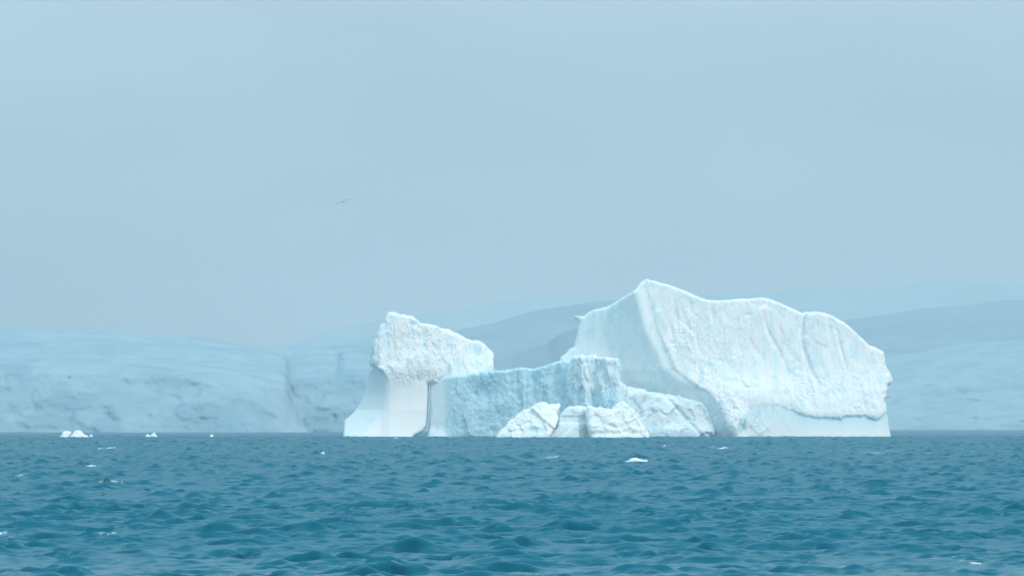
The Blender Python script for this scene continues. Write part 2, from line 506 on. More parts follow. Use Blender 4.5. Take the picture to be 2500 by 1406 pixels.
def build_sea():
    ys = list(np.arange(-260, 60, 20.0)) + list(np.arange(60, 101, 2.0))
    y = 101.0
    while y < 11800:
        ys.append(y)
        if y < 1760: y += min(y * (0.0011 if y < 230 else 0.0020), 1.35)
        elif y < 3150: y += 1.4 + (y - 1760) * 0.0016
        else: y += (y - 3100) * 0.06 + 1.3
    ys = np.array(ys)
    fine = np.arange(-0.150, 0.1501, 0.00095)
    side = [0.1506]
    while side[-1] < 1.3: side.append(side[-1] + 0.002 + (side[-1] - 0.152) * 0.14)
    side = np.array(side)
    ts = np.concatenate([-side[::-1], fine, side])
    ref = np.clip(ys, 90, 4500)
    X = ref[:, None] * ts[None, :]
    Yg = np.repeat(ys[:, None], len(ts), 1)
    dy = np.gradient(ys)[:, None] * np.ones_like(X)
    dx = np.gradient(ts)[None, :] * ref[:, None]
    r = np.random.default_rng(21)
    Z = np.zeros_like(X); DX = np.zeros_like(X); DY = np.zeros_like(X); J = np.zeros_like(X)
    NW = 165
    lost = np.full(X.shape, 0.0004)
    lam = np.exp(r.uniform(math.log(0.32), math.log(5.4), NW))
    main = math.radians(-100)                       # waves run towards the camera, slightly to the left
    ang = main + r.normal(0, 0.58, NW)
    for k in range(NW):
        L = lam[k]; kk = 2 * math.pi / L
        slope = float(np.interp(math.log(L), np.log([0.32, 0.55, 0.95, 1.6, 2.7, 4.0, 5.4]), [0.056, 0.078, 0.082, 0.070, 0.046, 0.024, 0.012]))
        a = slope / kk * r.uniform(0.6, 1.4)
        cx, cy = math.cos(ang[k]), math.sin(ang[k])
        sp = np.maximum(np.abs(cx) * dx, np.abs(cy) * dy)
        wgt = np.clip((L / sp - 1.7) / 1.2, 0, 1)
        lost += (1 - wgt ** 2) * slope ** 2 * 0.5
        if wgt.max() <= 0: continue
        ph = kk * (cx * X + cy * Yg) + r.uniform(0, 2 * math.pi)
        S, Cc = np.sin(ph), np.cos(ph)
        a = a * wgt
        Z += a * Cc
        DX -= 0.55 * a * cx * S
        DY -= 0.55 * a * cy * S
        J += a * kk * Cc
    # gusts: patches of steep short waves between calmer water
    flat = np.stack([X.ravel() * 0.7, Yg.ravel(), np.zeros(X.size)], 1)
    pn = (perlin(flat / 1.5 + 3.3) + 0.5 * perlin(flat / 8.0 + 9.1)).reshape(X.shape)
    amp = 0.30 + 1.12 * np.clip(0.42 + 0.9 * pn, 0, 1.3) ** 1.8
    amp = amp * (1 + 1.5 * smooth01((Yg - 200) / 700))      # rougher water out beyond the shelter of the ship
    Z *= amp; DX *= amp; DY *= amp; J *= amp
    over = 1.0 / (1.0 + 1.0 * np.maximum(J - 0.6, 0))       # crests spill before they curl over
    Z *= 0.6 + 0.4 * over; DX *= over; DY *= over
    DY -= 0.7 * np.maximum(Z, -0.2)                # crests lean downwind, so the near faces are the steep ones
    foam = np.zeros_like(J)
    for (px, py, hw, hd, st) in foam_spots():
        dist = EYE * FPX / (py - HOR)
        wx = (px - CX) / FPX * dist
        ax = hw / FPX * dist
        ay = 0.55 * hd / (py - HOR) * dist
        rows = np.where(np.abs(ys - dist) < 4 * ay + 4)[0]
        if not len(rows): continue
        sl = slice(rows[0], rows[-1] + 1)
        g = np.exp(-(((X[sl] - wx) / ax) ** 2 + ((Yg[sl] - dist) / ay) ** 2))
        foam[sl] = np.maximum(foam[sl], st * (0.88 if py > 1290 else 1.0) * g * np.clip(0.75 + 1.0 * J[sl], 0.3, 1.15))
    keep = 0.45 * ys[:, None]
    YY = np.maximum.accumulate(Yg + DY - keep, axis=0) + keep      # no wave folds over itself
    v = np.stack([X + DX, YY, Z], -1).reshape(-1, 3)
    nr, nc = X.shape
    i = np.arange((nr - 1) * nc).reshape(nr - 1, nc)[:, :-1].ravel()
    q = np.stack([i, i + 1, i + nc + 1, i + nc], 1)
    o = mesh_obj("sea", v, q, M_WATER, attrs={"foam": foam.ravel(), "chop": np.clip(np.sqrt(np.sqrt(2 * lost)), 0.08, 0.45).ravel()})
    global sea_z
    def sea_z(x, y):
        i = int(np.argmin(np.abs(ys - y))); j = int(np.argmin(np.abs(X[i] - x)))
        return float(Z[max(i - 1, 0):i + 2, max(j - 3, 0):j + 4].mean())
    tag(o, "choppy teal sea with short dark wave faces and small whitecaps", "sea", kind="structure")
build_sea()

# ------------------------------------------------------------------ far shore: terrain sheets
def terrain(name, sky, base, Y, label, mat, steep=0.5, back=900.0, rough=10.0, seed=1, feature=None, nu=330, cliff=0.55, lean=(60, 500), size=90.0, ice_and_hollow_tints=()):
    """sky: skyline as photo points; base: photo row of the shore; the face climbs `cliff` of its height steeply, then slopes back"""
    S = np.array(sky, dtype=float)
    us = np.linspace(S[0, 0], S[-1, 0], nu)
    top = np.interp(us, S[:, 0], S[:, 1])
    nt_, nb = 72, 8
    t = np.linspace(-0.04, 1, nt_)
    U = np.repeat(us[:, None], nt_, 1)
    T = np.repeat(t[None, :], nu, 0)
    V = base + (top[:, None] - base) * T
    w = np.where(T < cliff, lean[0] * np.maximum(T, 0) / cliff, lean[0] + lean[1] * np.maximum((T - cliff) / (1 - cliff), 0) ** 1.5)
    if feature is not None:
        w = w + feature(U, V)
    D = Y + w
    x = (U - CX) / FPX * Y
    z = EYE + (HOR - V) / FPX * (Y + np.where(T < cliff, lean[0] * np.maximum(T, 0) / cliff, lean[0] + lean[1] * np.maximum((T - cliff) / (1 - cliff), 0) ** 1.5))
    x = x * (1 + w / Y * 0.9)
    P = np.stack([x, D, z], -1)
    fade = np.clip((1 - T) * 5, 0, 1) ** 0.7
    flat_ = P.reshape(-1, 3)
    nz = fbm(flat_, size, 5, 0.55, seed=seed, stretch=(1, 1, 0.8)).reshape(T.shape)
    rd = fbm(flat_, size * 0.6, 4, 0.5, ridged=True, seed=seed + 3, stretch=(1, 1, 1.4)).reshape(T.shape)
    P[..., 1] += rough * (nz * 1.5 + rd * 0.7) * (0.25 + 0.75 * fade)
    P[..., 0] += rough * 0.35 * rd * fade
    P[:, -1, 2] += fbm(P[:, -1, :], size * 0.5, 5, 0.6, seed=seed + 8) * rough * 0.12
    # the land goes on behind the skyline, sinking slowly
    rows = [P]
    last = P[:, -1, :]
    ext = np.stack([last + np.array([0, back * (k / nb) ** 1.5, -back * 0.06 * (k / nb) ** 2]) for k in range(1, nb + 1)], 1)
    P = np.concatenate([P, ext], 1)
    nc = P.shape[1]
    i = (np.arange(nu - 1)[:, None] * nc + np.arange(nc - 1)[None, :]).ravel()
    q = np.stack([i, i + nc, i + nc + 1, i + 1], 1)
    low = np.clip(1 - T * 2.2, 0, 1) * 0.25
    for (uc_, vc_, ru, rv, st) in ice_and_hollow_tints:                     # bare blue ice, and waterline hollows whose shade is painted in
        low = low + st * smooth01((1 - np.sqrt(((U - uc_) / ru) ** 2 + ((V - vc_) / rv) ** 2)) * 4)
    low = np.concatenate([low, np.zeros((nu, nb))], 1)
    o = mesh_obj(name, P.reshape(-1, 3), q, mat, loc=(0, Y, 0), attrs={"blue": low.ravel()})
    tag(o, label, kind="structure")
    return o

def g_left(U, V):
    w = 70 * smooth01((U - 590) / 160)
    # pale bay in the middle, rounded buttresses either side
    w += 12 * np.exp(-(((U - 340) / 130) ** 2 + ((V - 945) / 40) ** 2))
    w -= 9 * np.exp(-(((U - 470) / 45) ** 2 + ((V - 925) / 45) ** 2))
    w -= 8 * np.exp(-(((U - 150) / 60) ** 2 + ((V - 940) / 40) ** 2))
    # arched hollow at the waterline
    arch = 1 - np.sqrt(((U - 255) / 48) ** 2 + ((V - 1062) / 54) ** 2)
    w += 1.5 * smooth01(arch * 1.6)
    w += 1 * smooth01((1 - np.sqrt(((U - 448) / 30) ** 2 + ((V - 1060) / 48) ** 2)) * 1.6)
    # vertical cut high in the face
    w += 9 * smooth01((U - 380) / 4) * smooth01((430 - U) / 46) * smooth01((V - 832) / 8) * smooth01((905 - V) / 30)
    return w

def g_mid(U, V):
    w = np.zeros_like(U)
    uc = np.interp(V, [860, 880, 905, 940, 965, 1000], [686, 688, 694, 697, 712, 700])
    w += 5 * np.exp(-((U - uc) / 5.5) ** 2) * smooth01((V - 868) / 10) * smooth01((975 - V) / 25)
    w += 40 * smooth01((885 - V) / 8) * smooth01((U - 690) / 10)
    w += 1 * smooth01((1 - np.sqrt(((U - 752) / 55) ** 2 + ((V - 1062) / 50) ** 2)) * 3)
    w += 1 * smooth01((1 - np.sqrt(((U - 650) / 30) ** 2 + ((V - 1062) / 45) ** 2)) * 3)
    w += 30 * np.exp(-(((U - 810) / 14) ** 2 + ((V - 880) / 26) ** 2))
    w += 3 * np.exp(-((U - 812) / 3) ** 2) * smooth01((V - 1008) / 6) * smooth01((1034 - V) / 6)
    return w

terrain("glacier_front", [(-500, 806), (-200, 797), (0, 800), (100, 803), (180, 805), (300, 815), (400, 820), (480, 826), (560, 838), (610, 848), (645, 856), (668, 858), (688, 868), (696, 900), (704, 945), (716, 975), (724, 1010), (745, 1058)], 1056, 3170,
        "pale blue ice cliff of the glacier along the left shore", M_GLACIER, rough=4.2, seed=2, feature=g_left, lean=(70, 420), size=50,
        ice_and_hollow_tints=[(255, 1062, 50, 56, 0.7), (448, 1050, 26, 42, 0.4), (30, 900, 50, 18, 0.4), (160, 980, 60, 30, 0.35), (100, 1030, 80, 26, 0.35)])
terrain("snow_shelf", [(560, 1000), (640, 862), (662, 857), (682, 853), (705, 846), (742, 837), (830, 828), (906, 822), (1000, 816), (1080, 830), (1180, 880), (1300, 960), (1420, 1030)], 1055, 3420,
        "hazy ice shelf with a dark cleft behind the iceberg's tower", M_GLACIER, rough=4.2, seed=5, feature=g_mid, lean=(60, 500), size=50,
        ice_and_hollow_tints=[(755, 1062, 58, 52, 0.4), (650, 1062, 36, 46, 0.4), (826, 905, 14, 60, 0.4), (850, 930, 40, 30, 0.35)])
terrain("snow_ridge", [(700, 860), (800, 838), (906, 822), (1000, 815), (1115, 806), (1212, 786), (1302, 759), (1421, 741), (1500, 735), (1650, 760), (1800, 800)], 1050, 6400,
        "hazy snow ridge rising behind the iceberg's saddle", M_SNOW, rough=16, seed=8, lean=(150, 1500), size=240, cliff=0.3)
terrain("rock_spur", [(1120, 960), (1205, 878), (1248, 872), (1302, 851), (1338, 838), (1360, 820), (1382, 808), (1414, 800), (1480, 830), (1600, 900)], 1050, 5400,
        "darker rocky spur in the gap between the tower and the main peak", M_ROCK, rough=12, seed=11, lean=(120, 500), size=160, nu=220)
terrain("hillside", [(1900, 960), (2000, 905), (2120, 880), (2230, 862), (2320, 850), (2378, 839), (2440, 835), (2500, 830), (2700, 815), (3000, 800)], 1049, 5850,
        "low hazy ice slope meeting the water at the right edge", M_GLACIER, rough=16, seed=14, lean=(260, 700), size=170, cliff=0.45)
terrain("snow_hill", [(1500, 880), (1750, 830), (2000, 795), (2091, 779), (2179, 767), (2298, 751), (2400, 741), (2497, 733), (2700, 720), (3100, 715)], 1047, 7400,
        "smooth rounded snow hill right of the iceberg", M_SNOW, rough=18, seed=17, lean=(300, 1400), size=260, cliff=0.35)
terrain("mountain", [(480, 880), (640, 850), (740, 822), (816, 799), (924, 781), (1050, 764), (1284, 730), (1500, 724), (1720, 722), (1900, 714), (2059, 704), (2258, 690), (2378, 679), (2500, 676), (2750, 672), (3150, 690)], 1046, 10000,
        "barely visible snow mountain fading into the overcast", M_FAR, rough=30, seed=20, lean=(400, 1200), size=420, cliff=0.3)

# ------------------------------------------------------------------ the iceberg
YB = 1719.0
berg = empty("iceberg", ((1510 - CX) / FPX * YB, YB + 10, 0))
tag(berg, "huge white and pale blue iceberg with a peaked massif and a lower tower", "iceberg")

def ip(V, pts):
    pts = sorted(pts)
    return np.interp(V, [p[0] for p in pts], [p[1] for p in pts])

def g(U, V, u, v, su, sv):
    return np.exp(-(((U - u) / su) ** 2 + ((V - v) / sv) ** 2))

# --- massif
MASSIF = [(1360, 1085), (1365, 900), (1372, 868), (1385, 860), (1393, 848), (1405, 843), (1411, 818), (1416, 800), (1413, 797), (1419, 785), (1416, 774), (1404, 771), (1402, 767), (1415, 767), (1431, 768), (1438, 760),
          (1455, 751), (1488, 745), (1500, 738), (1530, 719), (1556, 704), (1564, 690), (1574, 681), (1583, 675), (1592, 680), (1603, 681), (1622, 687), (1640, 691), (1668, 702), (1696, 715), (1720, 727), (1755, 729), (1790, 728),
          (1830, 725), (1862, 721), (1874, 722), (1896, 729), (1920, 738), (1946, 750), (1972, 763), (1978, 759), (1995, 758), (2012, 758), (2030, 763), (2050, 772), (2070, 783), (2092, 800), (2112, 820), (2134, 841), (2150, 847),
          (2172, 858), (2173, 890), (2176, 897), (2184, 910), (2190, 927), (2186, 933), (2175, 937), (2174, 968), (2166, 975), (2171, 985), (2173, 1010), (2177, 1045), (2181, 1064), (2184, 1085)]

def notch(U):
    return 1.6 * np.sin(U / 8.3) * np.sin(U / 21.0 + 1) + 0.7 * np.sin(U / 3.1 + 2) + np.interp(U, [1790, 1812, 1832, 1850, 1900, 1930, 1962, 1972, 2000, 2048, 2054, 2062, 2110, 2135, 2150, 2168, 2185],
                     [1075, 1030, 990, 984, 985, 996, 1010, 1013, 1015, 1019, 1024, 1012, 1013, 1020, 1018, 1003, 1000])

RIDGE = [(676, 1583), (700, 1585), (760, 1601), (800, 1610), (850, 1632), (900, 1655), (930, 1690), (952, 1728), (975, 1750), (1000, 1764), (1063, 1792)]

def f_massif(U, V):
    ur = ip(V, RIDGE)
    ul = 1478 + 0.13 * np.clip(V - 745, 0, None) + 5 * np.sin(V / 23.0)
    left = np.clip(ur - U, 0, None)
    left = np.where(U < ul, ur - ul + 0.22 * (ul - U), left)
    left = 135 * np.tanh(left / 135)
    right = 0.10 * np.clip(U - ur, 0, None)
    F = np.where(U < ur, left, right)
    hh = 1063 - V
    hs = np.arange(-60, 460, 2.0)
    sl = np.interp(hs, [-60, 40, 95, 150, 230, 400], [0.2, 0.25, 0.5, 0.48, 0.26, 0.24])
    lean = np.interp(hh, hs, np.cumsum(sl) * 2.0 - 30)
    F = F + np.where(U < ur, lean - 0.16 * hh * smooth01((ur - U) / 40), lean)
    # groove and bulging block on the right
    ug = ip(V, [(755, 1973), (800, 1967), (830, 1965), (860, 1973), (900, 1985), (960, 2000)])
    fa = smooth01((960 - V) / 90)
    F = F - 6 * smooth01((U - ug) / 9) * fa * smooth01((2180 - U) / 150)
    F = F + 3 * np.exp(-((U - ug + 2) / 4.0) ** 2) * fa
    # shallow fluting of the high face
    F = F + 2.6 * np.sin(U / 9.0 + 1.6 * np.sin(V / 41.0)) * smooth01((900 - V) / 80) * smooth01((U - ur) / 30) * (0.5 + 0.5 * np.sin(U / 47 + V / 60))
    for (u, v, a, su, sv, tilt) in [(1880, 800, 9, 4, 34, .30), (1905, 850, 8, 4, 30, .45), (1745, 770, 7, 4, 22, 0.05), (1835, 765, 6, 9, 3, 0), (2065, 860, 9, 4, 36, .22), (2050, 800, 7, 5, 18, .3), (1998, 925, 9, 5, 16, .35), (2110, 965, 7, 3, 20, .15),
                                    (1655, 770, 8, 5, 25, .1), (1690, 745, 6, 4, 20, .05), (1760, 880, 6, 10, 5, 0), (1640, 800, 7, 5, 20, .2)]:
        F = F + 0.6 * a * np.exp(-(((U - u - tilt * (V - v)) / su) ** 2 + ((V - v) / sv) ** 2))
    F = F - 10 * g(U, V, 1830, 960, 90, 30)
    # rubble buttress where the ridge meets the sea
    F = F - 26 * g(U, V, 1795, 1035, 22, 45) + 20 * g(U, V, 1812, 1045, 7, 16)
    # wave-cut cove along the lower right: lip above, smooth hollow sweeping out to the foot
    nl = notch(U)
    t = np.clip((V - nl) / np.maximum(1063 - nl, 8), 0, 1.6)
    cove = np.where(V > nl, 1, 0) * smooth01((V - nl) / 5)
    amt = np.interp(U, [1795, 1830, 1900, 1960, 2050, 2150, 2170, 2180], [0, 0.5, 1, 3, 5.5, 5, 2, 0.5])
    F = F + cove * amt * np.clip(1.12 - t, -0.25, 1.2) ** 1
    F = F - 2.5 * np.exp(-((V - nl + 10) / 9) ** 2) * (amt / 8)
    # right end turns away
    F = F + 0.9 * np.clip(U - 2150, 0, None)
    return F

def d_massif(p, n):
    up = 1
    a = 0.22 * fbm(p, 9, 3, 0.5, stretch=(0.6, 1, 2.2), seed=1)
    b = 0.12 * fbm(p, 2.2, 3, 0.65, ridged=True, stretch=(0.7, 1, 1.5), seed=2)
    c = 0.42 * facets(p, 5.5, stretch=(0.6, 1, 1.8), seed=3) + 0.9 * facets(p, 16, stretch=(0.7, 1, 1.4), seed=21)
    px = p[:, 0] / YB * FPX + CX
    py = HOR - (p[:, 2] - EYE) / YB * FPX
    nl = notch(px)
    calm = 1 - 0.93 * smooth01((py - nl - 2) / 6) * smooth01((px - 1850) / 120)
    left = smooth01((ip(py, RIDGE) - px) / 25)
    calm = calm * (1 - 0.55 * left)
    rr = ip(py, RIDGE)
    calm = calm * (1 + 0.3 * np.exp(-((px - rr - 4) / 20) ** 2) * smooth01((py - 700) / 60))
    top = smooth01((690 + 60 - py) / 60)
    calm = calm * (1 - 0.4 * top)
    patch = smooth01(0.5 + 0.75 * fbm(p, 26, 3, 0.5, stretch=(1, 1, 1.3), seed=31))
    small = 0.15 * facets(p, 2.6, stretch=(0.7, 1, 1.6), seed=4) + b
    return (a + c + small * (0.15 + 1.5 * patch)) * calm * (0.55 + 0.6 * patch)

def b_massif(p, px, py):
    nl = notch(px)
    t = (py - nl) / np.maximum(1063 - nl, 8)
    cove = np.where((t > 0) & (px > 1810), np.clip(1.0 - 0.9 * t, 0.1, 1), 0) * (0.35 + 0.35 * smooth01((px - 1850) / 120))  # blue ice of the cove, with the shading under its lip painted in
    ice = 0.2 * smooth01((ip(py, RIDGE) - px) / 15)  # left facet tinted bluer: its shade put into the colour
    recess_shade = 0.8 * np.exp(-(((px - 1808) / 7) ** 2 + ((py - 1045) / 16) ** 2))  # shade of the recess at the ridge foot, painted as a blue tint
    return np.maximum(np.maximum(cove, ice), recess_shade)

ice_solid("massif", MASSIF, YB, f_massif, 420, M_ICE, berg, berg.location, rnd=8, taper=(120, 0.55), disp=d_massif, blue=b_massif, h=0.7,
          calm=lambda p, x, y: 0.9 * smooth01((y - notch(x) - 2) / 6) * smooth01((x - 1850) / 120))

# --- tower
TOWER = [(838, 1085), (837, 1062), (838, 1025), (848, 1018), (862, 1004), (875, 986), (884, 968), (891, 948), (895, 930), (897, 912), (900, 903), (905, 899), (903, 884), (907, 862), (906, 846), (910, 828), (918, 812), (926, 795), (936, 786), (939, 776), (945, 762),
         (960, 764), (985, 770), (1003, 772), (1012, 777), (1022, 785), (1040, 790), (1062, 794), (1070, 799), (1092, 806), (1110, 811), (1130, 820), (1147, 830), (1162, 831), (1175, 834), (1181, 842), (1188, 848), (1200, 860), (1201, 880), (1203, 893), (1200, 903),
         (1206, 916), (1180, 918), (1060, 930), (1044, 934), (1042, 1000), (1039, 1040), (1030, 1053), (1010, 1064), (1000, 1085)]

def f_tower(U, V):
    ur = ip(V, [(760, 935), (850, 922), (895, 930), (910, 938), (960, 941), (1000, 936), (1030, 915), (1063, 885)])
    left = 1.25 * np.clip(ur - U, 0, None)
    soft = np.interp(V, [850, 905, 960, 1063], [4, 5, 16, 30])
    x = U - ur
    sp = soft * np.logaddexp(0, -x / soft)           # soft corner
    bl = smooth01((V - 880) / 60)
    F = (0.72 + 0.18 * bl) * sp + (0.30 + 0.04 * bl) * np.clip(x, 0, None)
    hh = np.clip(905 - V, 0, None)
    F = F + 0.30 * np.sqrt(hh ** 2 + 400) - 6
    # undercut neck below the overhanging head
    lip = np.interp(U, [895, 905, 920, 935, 945, 960, 1000, 1200], [876, 886, 895, 905, 918, 922, 925, 930])
    am = np.interp(U, [895, 930, 950, 1000, 1045], [11, 8, 0, 0, 0])
    F = F + am * smooth01((V - lip) / 6)
    # foot flares out to the waterline
    F = F - 52 * np.clip((V - 930) / 133, 0, 1.3) ** 2.1
    # scoops on the head
    for (u, v, a, su, sv) in [(1162, 858, 9, 9, 16), (1035, 830, 6, 14, 30), (960, 860, 6, 8, 30), (1008, 790, 6, 8, 6), (1090, 850, 5, 12, 24)]:
        F = F + a * g(U, V, u, v, su, sv)
    F = F - 2 * g(U, V, 1000, 895, 70, 20)
    F = F + 0.35 * np.clip(U - 1046, 0, None)
    F = F + 0.3 * np.clip(U - 1150, 0, None)
    return F

def d_tower(p, n):
    py = HOR - (p[:, 2] - EYE) / YB * FPX
    px = p[:, 0] / YB * FPX + CX
    lip = np.interp(px, [895, 935, 960, 1000], [886, 900, 915, 915])
    calm = 1 - 0.94 * smooth01((py - lip) / np.interp(px, [930, 960], [12, 45]))
    return (0.15 * fbm(p, 8, 3, 0.5, stretch=(0.7, 1, 1.8), seed=5) + 0.12 * fbm(p, 2.2, 3, 0.65, ridged=True, seed=6) + 0.6 * facets(p, 5, stretch=(0.7, 1, 1.6), seed=7) + 0.32 * facets(p, 2.5, stretch=(0.7, 1, 1.5), seed=8) + 1.0 * facets(p, 12, stretch=(0.7, 1, 1.4), seed=22)) * calm

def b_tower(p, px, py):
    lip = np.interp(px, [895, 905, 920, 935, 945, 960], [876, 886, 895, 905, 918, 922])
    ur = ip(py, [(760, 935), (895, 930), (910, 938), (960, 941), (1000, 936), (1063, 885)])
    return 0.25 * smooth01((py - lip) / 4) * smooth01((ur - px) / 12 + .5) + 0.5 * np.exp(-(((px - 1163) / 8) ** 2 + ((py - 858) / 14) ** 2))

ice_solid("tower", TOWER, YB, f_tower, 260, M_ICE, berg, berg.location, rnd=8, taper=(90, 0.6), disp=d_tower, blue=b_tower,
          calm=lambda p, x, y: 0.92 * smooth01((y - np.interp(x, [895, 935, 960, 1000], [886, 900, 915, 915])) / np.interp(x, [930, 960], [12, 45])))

# --- low wall that joins them
WALL = [(1036, 1085), (1042, 1056), (1046, 1040), (1049, 1000), (1047, 960), (1050, 930), (1052, 925), (1062, 923), (1090, 919), (1130, 915), (1160, 911), (1200, 907), (1206, 905), (1232, 905), (1258, 900), (1262, 898), (1278, 897), (1285, 899), (1306, 901), (1320, 896), (1345, 888), (1375, 879),
        (1400, 874), (1430, 880), (1450, 1000), (1470, 1085)]

def f_wall(U, V):
    F = np.interp(U, [1030, 1048, 1084, 1096, 1255, 1262, 1278, 1284, 1330, 1385, 1420, 1470], [58, 46, 43, 38, -6, -4, -10, -2, -18, -28, -5, 40])
    F = F + 0.10 * (1066 - V)
    # flare at the foot by the crack
    F = F - 30 * np.clip((V - 1035) / 31, 0, 1.2) ** 2 * smooth01((1110 - U) / 70)
    # ribs on the right half
    k = smooth01((U - 1255) / 20)
    F = F + k * 3 * np.sin((U - 0.25 * (V - 900)) / 8.5) + k * 2 * np.sin((U + 0.1 * V) / 4.1)
    F = F + 10 * g(U, V, 1180, 960, 40, 26) - 6 * g(U, V, 1230, 985, 22, 30)
    return F

def d_wall(p, n):
    px = p[:, 0] / YB * FPX + CX
    k = 0.08 + 0.92 * smooth01((px - 1088) / 30)
    return (0.35 * fbm(p, 7, 3, 0.5, seed=9) + 0.12 * fbm(p, 2.2, 2, 0.5, seed=10) + 0.6 * facets(p, 6.5, stretch=(0.8, 1, 1.4), seed=11) + 0.25 * facets(p, 2.6, seed=13)) * k

def b_wall(p, px, py):
    return 0.22 + 0.30 * smooth01((px - 1086) / 10) * (0.9 + 0.2 * np.clip(fbm(p, 9, 3, .5, seed=12), -1, 1))

ice_solid("saddle_wall", WALL, YB, f_wall, 180, M_WALL, berg, berg.location, rnd=7, taper=(110, 0.7), disp=d_wall, blue=b_wall, h=0.6)

# --- ribbed pillar
PILLAR = [(1350, 1085), (1362, 1000), (1375, 940), (1390, 900), (1397, 880), (1404, 873), (1420, 871), (1440, 870), (1462, 873), (1490, 876), (1503, 880), (1511, 890), (1512, 920), (1513, 930), (1526, 945), (1545, 1000), (1560, 1085)]

def f_pillar(U, V):
    up = U - 0.10 * (V - 880)
    F = np.interp(up, [1330, 1362, 1396, 1412, 1416, 1440, 1446, 1452, 1480, 1486, 1513, 1540], [20, -18, -58, -74, -74, -62, -61, -65, -86, -86, -64, -20])
    # scooped arch between the two bright ribs
    F = F + 10 * g(U, V, 1462, 905, 14, 22)
    F = F + 5 * np.sin(up / 6.0) * smooth01((V - 900) / 40)
    F = F - 18 * np.clip((V - 960) / 100, 0, 1)
    F = F + 0.12 * (1066 - V)
    return F

def d_pillar(p, n):
    return 0.3 * fbm(p, 6, 3, 0.5, seed=14) + 1.5 * facets(p, 5.0, stretch=(0.6, 1, 1.9), seed=15) + 0.4 * facets(p, 2.4, stretch=(0.6, 1, 1.9), seed=17) + 0.08 * fbm(p, 1.8, 2, 0.5, seed=16)

def b_pillar(p, px, py):
    return 0.05 + 0.35 * smooth01((py - 930) / 60)

ice_solid("ribbed_pillar", PILLAR, YB, f_pillar, 150, M_WALL, berg, berg.location, rnd=7, taper=(70, 0.8), disp=d_pillar, blue=b_pillar, h=0.5)

# --- silty buttress lying against the massif
BUTT = [(1490, 1085), (1505, 960), (1514, 937), (1519, 932), (1524, 941), (1545, 948), (1560, 951), (1590, 957), (1620, 964), (1652, 969), (1662, 965), (1672, 970), (1690, 973), (1712, 981), (1731, 994), (1737, 1004), (1734, 1010), (1741, 1030), (1748, 1050), (1752, 1085)]

def f_butt(U, V):
    F = -44 + 0.14 * (U - 1520) + 0.42 * (1066 - V)
    F = F + 0.4 * np.clip(U - 1700, 0, None)
    a = U - 1560 + 0.7 * (V - 1000)
    F = F + 10 * np.exp(-(a / 8) ** 2) - 7 * np.exp(-((a - 22) / 14) ** 2)
    b_ = U - 1655 - 0.9 * (V - 1000)
    F = F + 8 * np.exp(-(b_ / 7) ** 2)
    F = F - 4 * np.exp(-((V - 1052) / 9) ** 2)
    return F

def d_butt(p, n):
    return 0.35 * fbm(p, 6, 4, 0.5, seed=18) + 1.7 * facets(p, 7, seed=19) + 0.15 * fbm(p, 1.8, 2, .5, seed=20)

ice_solid("silty_buttress", BUTT, YB, f_butt, 190, M_DIRTY, berg, berg.location, rnd=10, taper=(80, 0.7), disp=d_butt, blue=lambda p, x, y: 0.1 + 0.35 * smooth01((y - 1030) / 30), h=0.5)

# ------------------------------------------------------------------ blocks afloat in front of the berg
YA = 1590.0
def block_disp(seed, a=1.0):
    return lambda p, n: a * (0.35 * fbm(p, 5, 3, .5, seed=seed) + 1.1 * facets(p, 5, seed=seed + 1) + 0.15 * fbm(p, 1.6, 2, .5, seed=seed + 2))

def f_a(U, V):
    r = ip(V, [(980, 1322), (1000, 1318), (1068, 1345)])
    F = np.where(U < r, 0.25 * (r - U), 0.7 * (U - r)) + 0.75 * (1068 - V)
    d = U - 1300 - 1.1 * (V - 995)
    return F - 9 * np.exp(-(d / 7) ** 2) + 7 * g(U, V, 1300, 1052, 18, 7)
o = ice_solid("ice_block", [(1210, 1085), (1213, 1066), (1222, 1052), (1231, 1045), (1245, 1026), (1252, 1024), (1262, 1012), (1280, 1001), (1292, 997), (1305, 988), (1315, 983), (1322, 980), (1332, 982), (1340, 987), (1352, 986), (1364, 983), (1371, 985), (1368, 993), (1362, 1004), (1366, 1018), (1361, 1034), (1352, 1050), (1342, 1066), (1340, 1085)],
              YA, f_a, 110, M_BIT, rnd=9, taper=(40, .8), disp=block_disp(30), blue=lambda p, x, y: 0.55 * np.exp(-(((x - 1300) / 26) ** 2 + ((y - 1052) / 7) ** 2)), h=0.42)
tag(o, "white sloping ice block in front of the low blue wall, leftmost of three", "ice block", "ice blocks at the foot of the iceberg")

def f_b(U, V):
    F = 40 + np.where(U < 1412, 0.1 * (1412 - U), 1.1 * (U - 1412)) + 0.4 * (1068 - V)
    dg = (U - 1395) + 1.2 * (V - 1045)
    return F + 6 * smooth01((V - 1012) / 6) - 8 * smooth01((V - 1030) / 5) * smooth01((1420 - U) / 6) - 5 * smooth01(dg / 6) * smooth01((V - 1030) / 4)
o = ice_solid("ice_block", [(1330, 1085), (1342, 1064), (1358, 1044), (1368, 1020), (1374, 1004), (1382, 996), (1392, 991), (1402, 993), (1414, 990), (1430, 992), (1440, 1000), (1446, 1040), (1450, 1085)],
              YA, f_b, 110, M_BIT, rnd=8, taper=(40, .8), disp=block_disp(40, .5), blue=lambda p, x, y: 0.2 + 0 * x, h=0.42)
tag(o, "smooth pale blue ice block wedged between two rougher white blocks", "ice block", "ice blocks at the foot of the iceberg")

